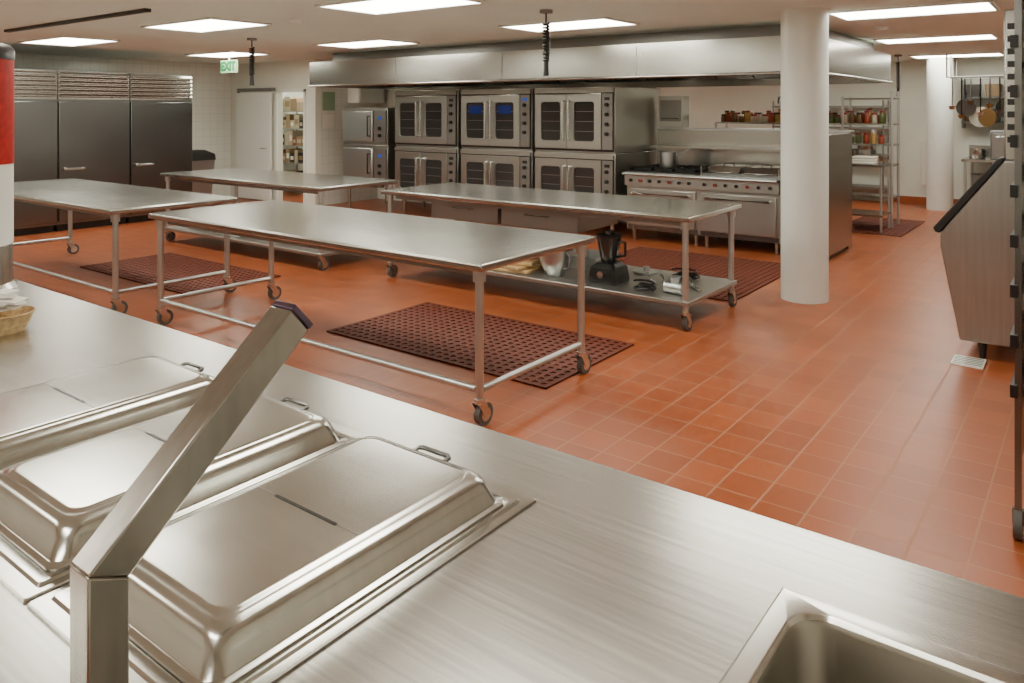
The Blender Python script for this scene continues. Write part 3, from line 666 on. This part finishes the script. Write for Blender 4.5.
for i in range(4):
    for (yy, dxx, r) in ((14.75, 0.0, 0.15), (15.35, 0.16, 0.17)):
        x2 = -1.78 + i*0.36 + dxx; zc = 1.76 - 0.16*((i+(yy > 15)) % 2)
        o = thing("frying_pan", (x2, yy, zc-r), "steel frying pan hanging by its handle", "pan", "hanging pots and pans")
        m = MB(); m.lathey(x2, zc, [(r, yy-0.08), (r*0.97, yy-0.07), (r*0.82, yy-0.012), (r*0.7, yy-0.002), (r*0.3, yy), (r*0.6, yy-0.008), (r*0.8, yy-0.018), (r*0.96, yy-0.075)]); m.done("pan_body", pm[q % 8], parent=o); q += 1
        MB().tube([(x2, yy-0.04, zc+r*0.95), (x2, yy-0.02, zc+r+0.12), (x2, yy-0.004, 2.235)], 0.011, 8).done("handle", IRON, parent=o)
        o.rotation_euler = (0, 0, (-0.5, 0.35, 0.1)[q % 3])
for k in range(8):
    x = -1.9+k*0.13
    zl = (1.72, 1.58, 1.80, 1.62, 1.75, 1.66, 1.52, 1.78)[k]
    o = thing("ladle", (x, 14.3, zl), "long steel ladle hanging from the pot rack", "ladle", "hanging ladles")
    MB().tube([(x, 14.3, zl+0.06), (x, 14.3, 2.235)], 0.010, 8).done("handle", (GREY, IRON)[k % 2], parent=o)
    MB().lathe(x, 14.26, [(0.01, zl), (0.035, zl+0.01), (0.055, zl+0.065), (0.05, zl+0.065), (0.03, zl+0.02)], 16).done("bowl", (CHROME, BRASS, DSTEEL)[k % 3], parent=o)
m = MB()
pts = []
for k in range(9): pts.append((-2.62+k*0.035, 15.9-0.012*(k % 2)))
for k in range(8, -1, -1): pts.append((-2.62+k*0.035, 15.96-0.012*(k % 2)))
m.prism(pts, 'z', 0.35, 1.15); m.done("hanging_apron", CLOTH, label="white cloth apron hanging on the far wall", cat="apron")
t = thing("wall_shelf", (-3.6, 15.8, 0), "stainless shelf unit against the far wall", "shelf")
for z in (0.3, 0.9, 1.4, 1.8): MB().box(-5.2, -3.15, 15.45, 15.95, z-0.03, z).done("shelf_board", GREY, parent=t)
for x in (-5.18, -3.17):
    for y in (15.48, 15.92): MB().cyl((x, y, 0), (x, y, 1.9), 0.016).done("post", GREY, parent=t)
for x in (-5.0, -4.5, -4.0, -3.5):
    pot(x, 15.7, 0.9005, 0.16, 0.22, False)

# ------------------------------------------------------------------ ice bin & rack at the east side
Y0, Y1 = 6.2, 7.3
t = thing("ice_bin", (-0.4, 6.75, 0), "stainless ice bin with sloped black-edged lid", "ice bin")
m = MB(); m.prism([(-0.78, 0.12), (0.25, 0.12), (0.25, 1.38), (-0.52, 1.38), (-0.90, 0.86), (-0.90, 0.76)], 'y', Y0, Y1); m.done("bin_body", BINST, parent=t, bevel=0.01)
m = MB(); m.prism([(-0.93, 0.86), (-0.905, 0.855), (-0.515, 1.382), (-0.53, 1.40), (-0.56, 1.385), (-0.945, 0.89)], 'y', Y0-0.012, Y1); m.done("lid", BLACK, parent=t, bevel=0.006)
for x in (-0.65, 0.15):
    for y in (Y0+0.08, Y1-0.08): MB().cyl((x, y, 0), (x, y, 0.12), 0.02, 0.03).done("leg", BLACK, parent=t)
t = thing("ice_machine", (-0.15, 6.75, 1.381), "stainless ice maker head standing on the ice bin", "ice machine")
MB().box(-0.52, 0.25, Y0+0.02, Y1-0.02, 1.381, 2.4).done("body", STEEL, parent=t, bevel=0.01)
m = MB()
for k in range(10): m.box(-0.50, 0.2, Y0+0.012, Y0+0.02, 1.5+k*0.085, 1.54+k*0.085)
m.done("vent_slots", BLACK, parent=t)
m = MB(); m.box(-0.81, -0.62, 6.0, 6.22, 0.0005, 0.010)
for k in range(5): m.mi = 1; m.box(-0.80, -0.63, 6.02+k*0.04, 6.035+k*0.04, 0.010, 0.012)
m.done("floor_drain", [WHITE, GREY], label="white slotted floor drain cover below the ice bin", cat="drain")
# tray rack
t = thing("tray_rack", (0.02, 4.0, 0), "tall rolling rack loaded with black trays", "rack")
x0, x1, y0, y1 = -0.262, 0.33, 3.72, 4.4
for x in (x0, x1):
    for y in (y0, y1): MB().box(x-0.012, x+0.012, y-0.012, y+0.012, 0.12, 2.2).done("post", DSTEEL, parent=t)
MB().box(x0+0.002, x0+0.008, y0+0.013, y1-0.013, 0.3, 2.19).done("side_panel", DSTEEL, parent=t)
for x in (x0, x1):
    for y in (y0, y1): MB().cyl((x-0.015, y, 0.06), (x+0.015, y, 0.06), 0.059, seg=20).done("wheel", RUBBER, parent=t); 
for x in (x0, x1):
    for y in (y0, y1): MB().box(x-0.02, x+0.02, y-0.012, y+0.012, 0.06, 0.12).done("fork", DSTEEL, parent=t)
MB().box(x0, x1, y0, y1, 2.2, 2.22).done("top_panel", GREY, parent=t)
for k in range(8):
    z = 0.6+k*0.2
    MB().box(x0-0.026, x0+0.0, y0-0.03, y1+0.02, z-0.03, z+0.02).done("slide_rail", BLACK, parent=t)
for k in range(7):
    z = 0.508+k*0.23
    m = MB(); m.rloft(0.04, 4.06, [(0.25, 0.31, 0.03, z), (0.27, 0.33, 0.03, z+0.035), (0.26, 0.32, 0.03, z+0.034), (0.24, 0.30, 0.03, z+0.005)], capb=True)
    m.done("tray", BLACK, label="black tray slid into the rolling rack", cat="tray", group="black trays in the rack")
    for x in (x0+0.03, x1-0.02): MB().box(x-0.012, x+0.012, y0, y1, z-0.008, z-0.001).done("runner", GREY, parent=t)

# ------------------------------------------------------------------ things on the shelf of the near shelved table
SH = 0.2355
for k, (x, y, w, l, a) in enumerate(((-4.42, 5.86, 0.27, 0.20, 0.12), (-4.40, 5.86, 0.24, 0.18, -0.15), (-4.38, 5.85, 0.22, 0.16, 0.3), (-4.44, 5.85, 0.18, 0.12, 0.1), (-4.41, 5.85, 0.16, 0.11, -0.3))):
    MB().box(x-w, x+w, y-l, y+l, SH+k*0.031, SH+0.028+k*0.031).done("cutting_board", WOOD, bevel=0.006, rot=(0, 0, a), label="wooden cutting board stacked on the lower shelf", cat="cutting board", group="stacked cutting boards")
t = thing("mixing_bowl", (-3.90, 5.82, SH), "deep stainless steel mixer bowl", "bowl")
MB().lathe(-3.90, 5.82, [(0.07, SH), (0.08, SH+0.015), (0.13, SH+0.08), (0.15, SH+0.16), (0.155, SH+0.25), (0.165, SH+0.255), (0.15, SH+0.25), (0.14, SH+0.15), (0.10, SH+0.06), (0.03, SH+0.03)], 32).done("bowl_body", PIPE, parent=t)
MB().tube([(-3.76, 5.77, SH+0.22), (-3.70, 5.75, SH+0.2), (-3.70, 5.75, SH+0.1), (-3.78, 5.77, SH+0.08)], 0.008, 8).done("handle", GREY, parent=t)
bx, by = -3.40, 5.90
t = thing("blender", (bx, by, SH), "black commercial blender with dark jar", "blender")
MB().rloft(bx, by, [(0.13, 0.14, 0.03, SH), (0.135, 0.145, 0.03, SH+0.02), (0.12, 0.13, 0.03, SH+0.13), (0.085, 0.085, 0.03, SH+0.17)]).done("motor_base", BLACK, parent=t)
MB().lathe(bx, by, [(0.06, SH+0.171), (0.075, SH+0.20), (0.105, SH+0.37), (0.11, SH+0.385)], 24).done("jar", GLASSD, parent=t)
MB().lathe(bx, by, [(0.113, SH+0.386), (0.113, SH+0.41), (0.05, SH+0.415), (0.045, SH+0.44)], 24).done("lid", BLACK, parent=t)
MB().tube([(bx+0.10, by, SH+0.35), (bx+0.16, by, SH+0.35), (bx+0.16, by, SH+0.24), (bx+0.08, by, SH+0.22)], 0.012, 8).done("handle", BLACK, parent=t)
MB().cyl((bx, by-0.155, SH+0.08), (bx, by-0.13, SH+0.08), 0.03).done("knob", CHROME, parent=t)
for (x, y, r) in ((-2.98, 5.76, 0.07), (-4.9, 5.78, 0.07), (-2.9, 6.38, 0.09)):
    path = []
    for k in range(70):
        a = k*0.32; rr = r*(0.7+0.3*math.sin(k*0.11)); path.append((x+rr*1.4*math.cos(a), y+rr*math.sin(a), SH+0.012+k*0.0009))
    MB().tube(path, 0.009, 6).done("power_cord", BLACK, label="black coiled power cord lying on the shelf", cat="cord", group="coiled cords on the shelf")
for k in range(4):
    x = -3.12+k*0.13
    t = thing("whisk", (x, 6.05, SH), "steel whisk lying on the lower shelf", "whisk", "whisks on the shelf")
    MB().cyl((x, 6.12, SH+0.015), (x+0.14, 5.97, SH+0.015), 0.014, seg=10).done("handle", CHROME, parent=t)
    m = MB()
    for q in range(4):
        a = q*math.pi/4; pth = []
        for s in range(9):
            u = s/8; off = math.sin(u*math.pi)*0.03
            pth.append((x-u*0.10, 6.12+u*0.12+off*math.cos(a), SH+0.032+off*math.sin(a)*0.9))
        m.tube(pth, 0.003, 5)
    m.done("wires", CHROME, parent=t)
t = thing("slicer_disc", (-3.3, 6.4, SH), "round silver slicer disc lying flat on the shelf", "disc")
m = MB(); m.lathe(-3.3, 6.4, [(0.12, SH), (0.12, SH+0.02), (0.03, SH+0.025), (0.03, SH+0.06)], 28); m.done("disc_plate", PIPE, parent=t)
t = thing("meat_grinder_part", (-2.72, 5.82, SH), "silver metal grinder attachment lying on the shelf", "grinder part")
m = MB(); m.cyl((-2.82, 5.82, SH+0.05), (-2.66, 5.80, SH+0.05), 0.05, 0.045); m.done("barrel", PIPE, parent=t)
m = MB(); m.cyl((-2.74, 5.81, SH+0.09), (-2.74, 5.81, SH+0.14), 0.03, 0.05); m.done("feed_cup", PIPE, parent=t)
def sheet(x, y, z, w=0.2, l=0.3, hh=0.03, label="shallow aluminum sheet pan on the lower shelf"):
    MB().rloft(x, y, [(w-0.015, l-0.015, 0.02, z), (w, l, 0.02, z+hh), (w-0.006, l-0.006, 0.02, z+hh), (w-0.02, l-0.02, 0.02, z+0.004)]).done("sheet_pan", PIPE, label=label, cat="tray", group="sheet pans on the lower shelves")
sheet(-5.25, 6.1, SH); sheet(-5.25, 6.1, SH+0.0315, 0.21, 0.31)
sheet(-3.85, 6.36, SH, 0.16, 0.2, 0.12); sheet(-4.3, 6.38, SH, 0.2, 0.2, 0.10)
S3 = 0.1905
for k, (x, y) in enumerate(((-9.2, 5.85), (-8.5, 5.8), (-7.8, 5.85), (-7.1, 5.85))):
    sheet(x, y, S3, 0.24, 0.33, 0.03); 
    if k % 2 == 0: sheet(x, y, S3+0.0315, 0.25, 0.34, 0.03)
    else: sheet(x, y, S3+0.0315, 0.2, 0.25, 0.1)

# ------------------------------------------------------------------ hanging coiled cords with outlets
def coil(x, y, zb):
    t = thing("retractable_cord", (x, y, CH), "black coiled power cord hanging from the ceiling", "power cord", "hanging coiled power cords")
    MB().cyl((x, y, CH-0.03), (x, y, CH-0.001), 0.06).done("ceiling_plate", GREY, parent=t)
    path = []; zt = CH-0.12; zb2 = zb+0.13; turns = 13; n = turns*12
    MB().cyl((x, y, zt), (x, y, CH-0.03), 0.008, seg=8).done("straight_cord", BLACK, parent=t)
    for k in range(n+1):
        a = 2*math.pi*k/12; path.append((x+0.028*math.cos(a), y+0.028*math.sin(a), zt+(zb2-zt)*k/n))
    MB().tube(path, 0.009, 6).done("coiled_cord", BLACK, parent=t)
    MB().cyl((x, y, zb), (x, y, zb2), 0.028, 0.02).done("plug_socket", BLACK, parent=t)
coil(-4.02, 5.84, 2.03); coil(-8.56, 5.88, 2.03); coil(-2.66, 14.1, 1.95)
for (x, y) in ((-6.45, 4.95), (-1.9, 9.2)):
    MB().lathe(x, y, [(0.03, CH-0.045), (0.06, CH-0.04), (0.07, CH-0.02), (0.075, CH-0.001)], 24).done("smoke_detector", WHITE, label="round white smoke detector on the ceiling", cat="smoke detector", group="ceiling smoke detectors")
t = MB().box(-9.9, -6.8, 3.57, 3.63, CH-0.03, CH-0.001).done("linear_ceiling_vent", BLACK, label="long narrow black slot vent in the ceiling", cat="vent")

# ------------------------------------------------------------------ world + camera
w = bpy.data.worlds.new("world"); bpy.context.scene.world = w; w.use_nodes = True
w.node_tree.nodes["Background"].inputs[0].default_value = (0.8, 0.75, 0.65, 1); w.node_tree.nodes["Background"].inputs[1].default_value = 0.2
cam = bpy.data.cameras.new("camera"); co = bpy.data.objects.new("camera", cam); COL.objects.link(co)
co.location = (0, 0, 1.72); co.rotation_euler = (math.pi/2, 0, math.radians(37.05))
cam.sensor_width = 36; cam.lens = 779/1024*36; cam.shift_y = -(341.5-110)/1024; cam.clip_start = 0.05
bpy.context.scene.camera = co
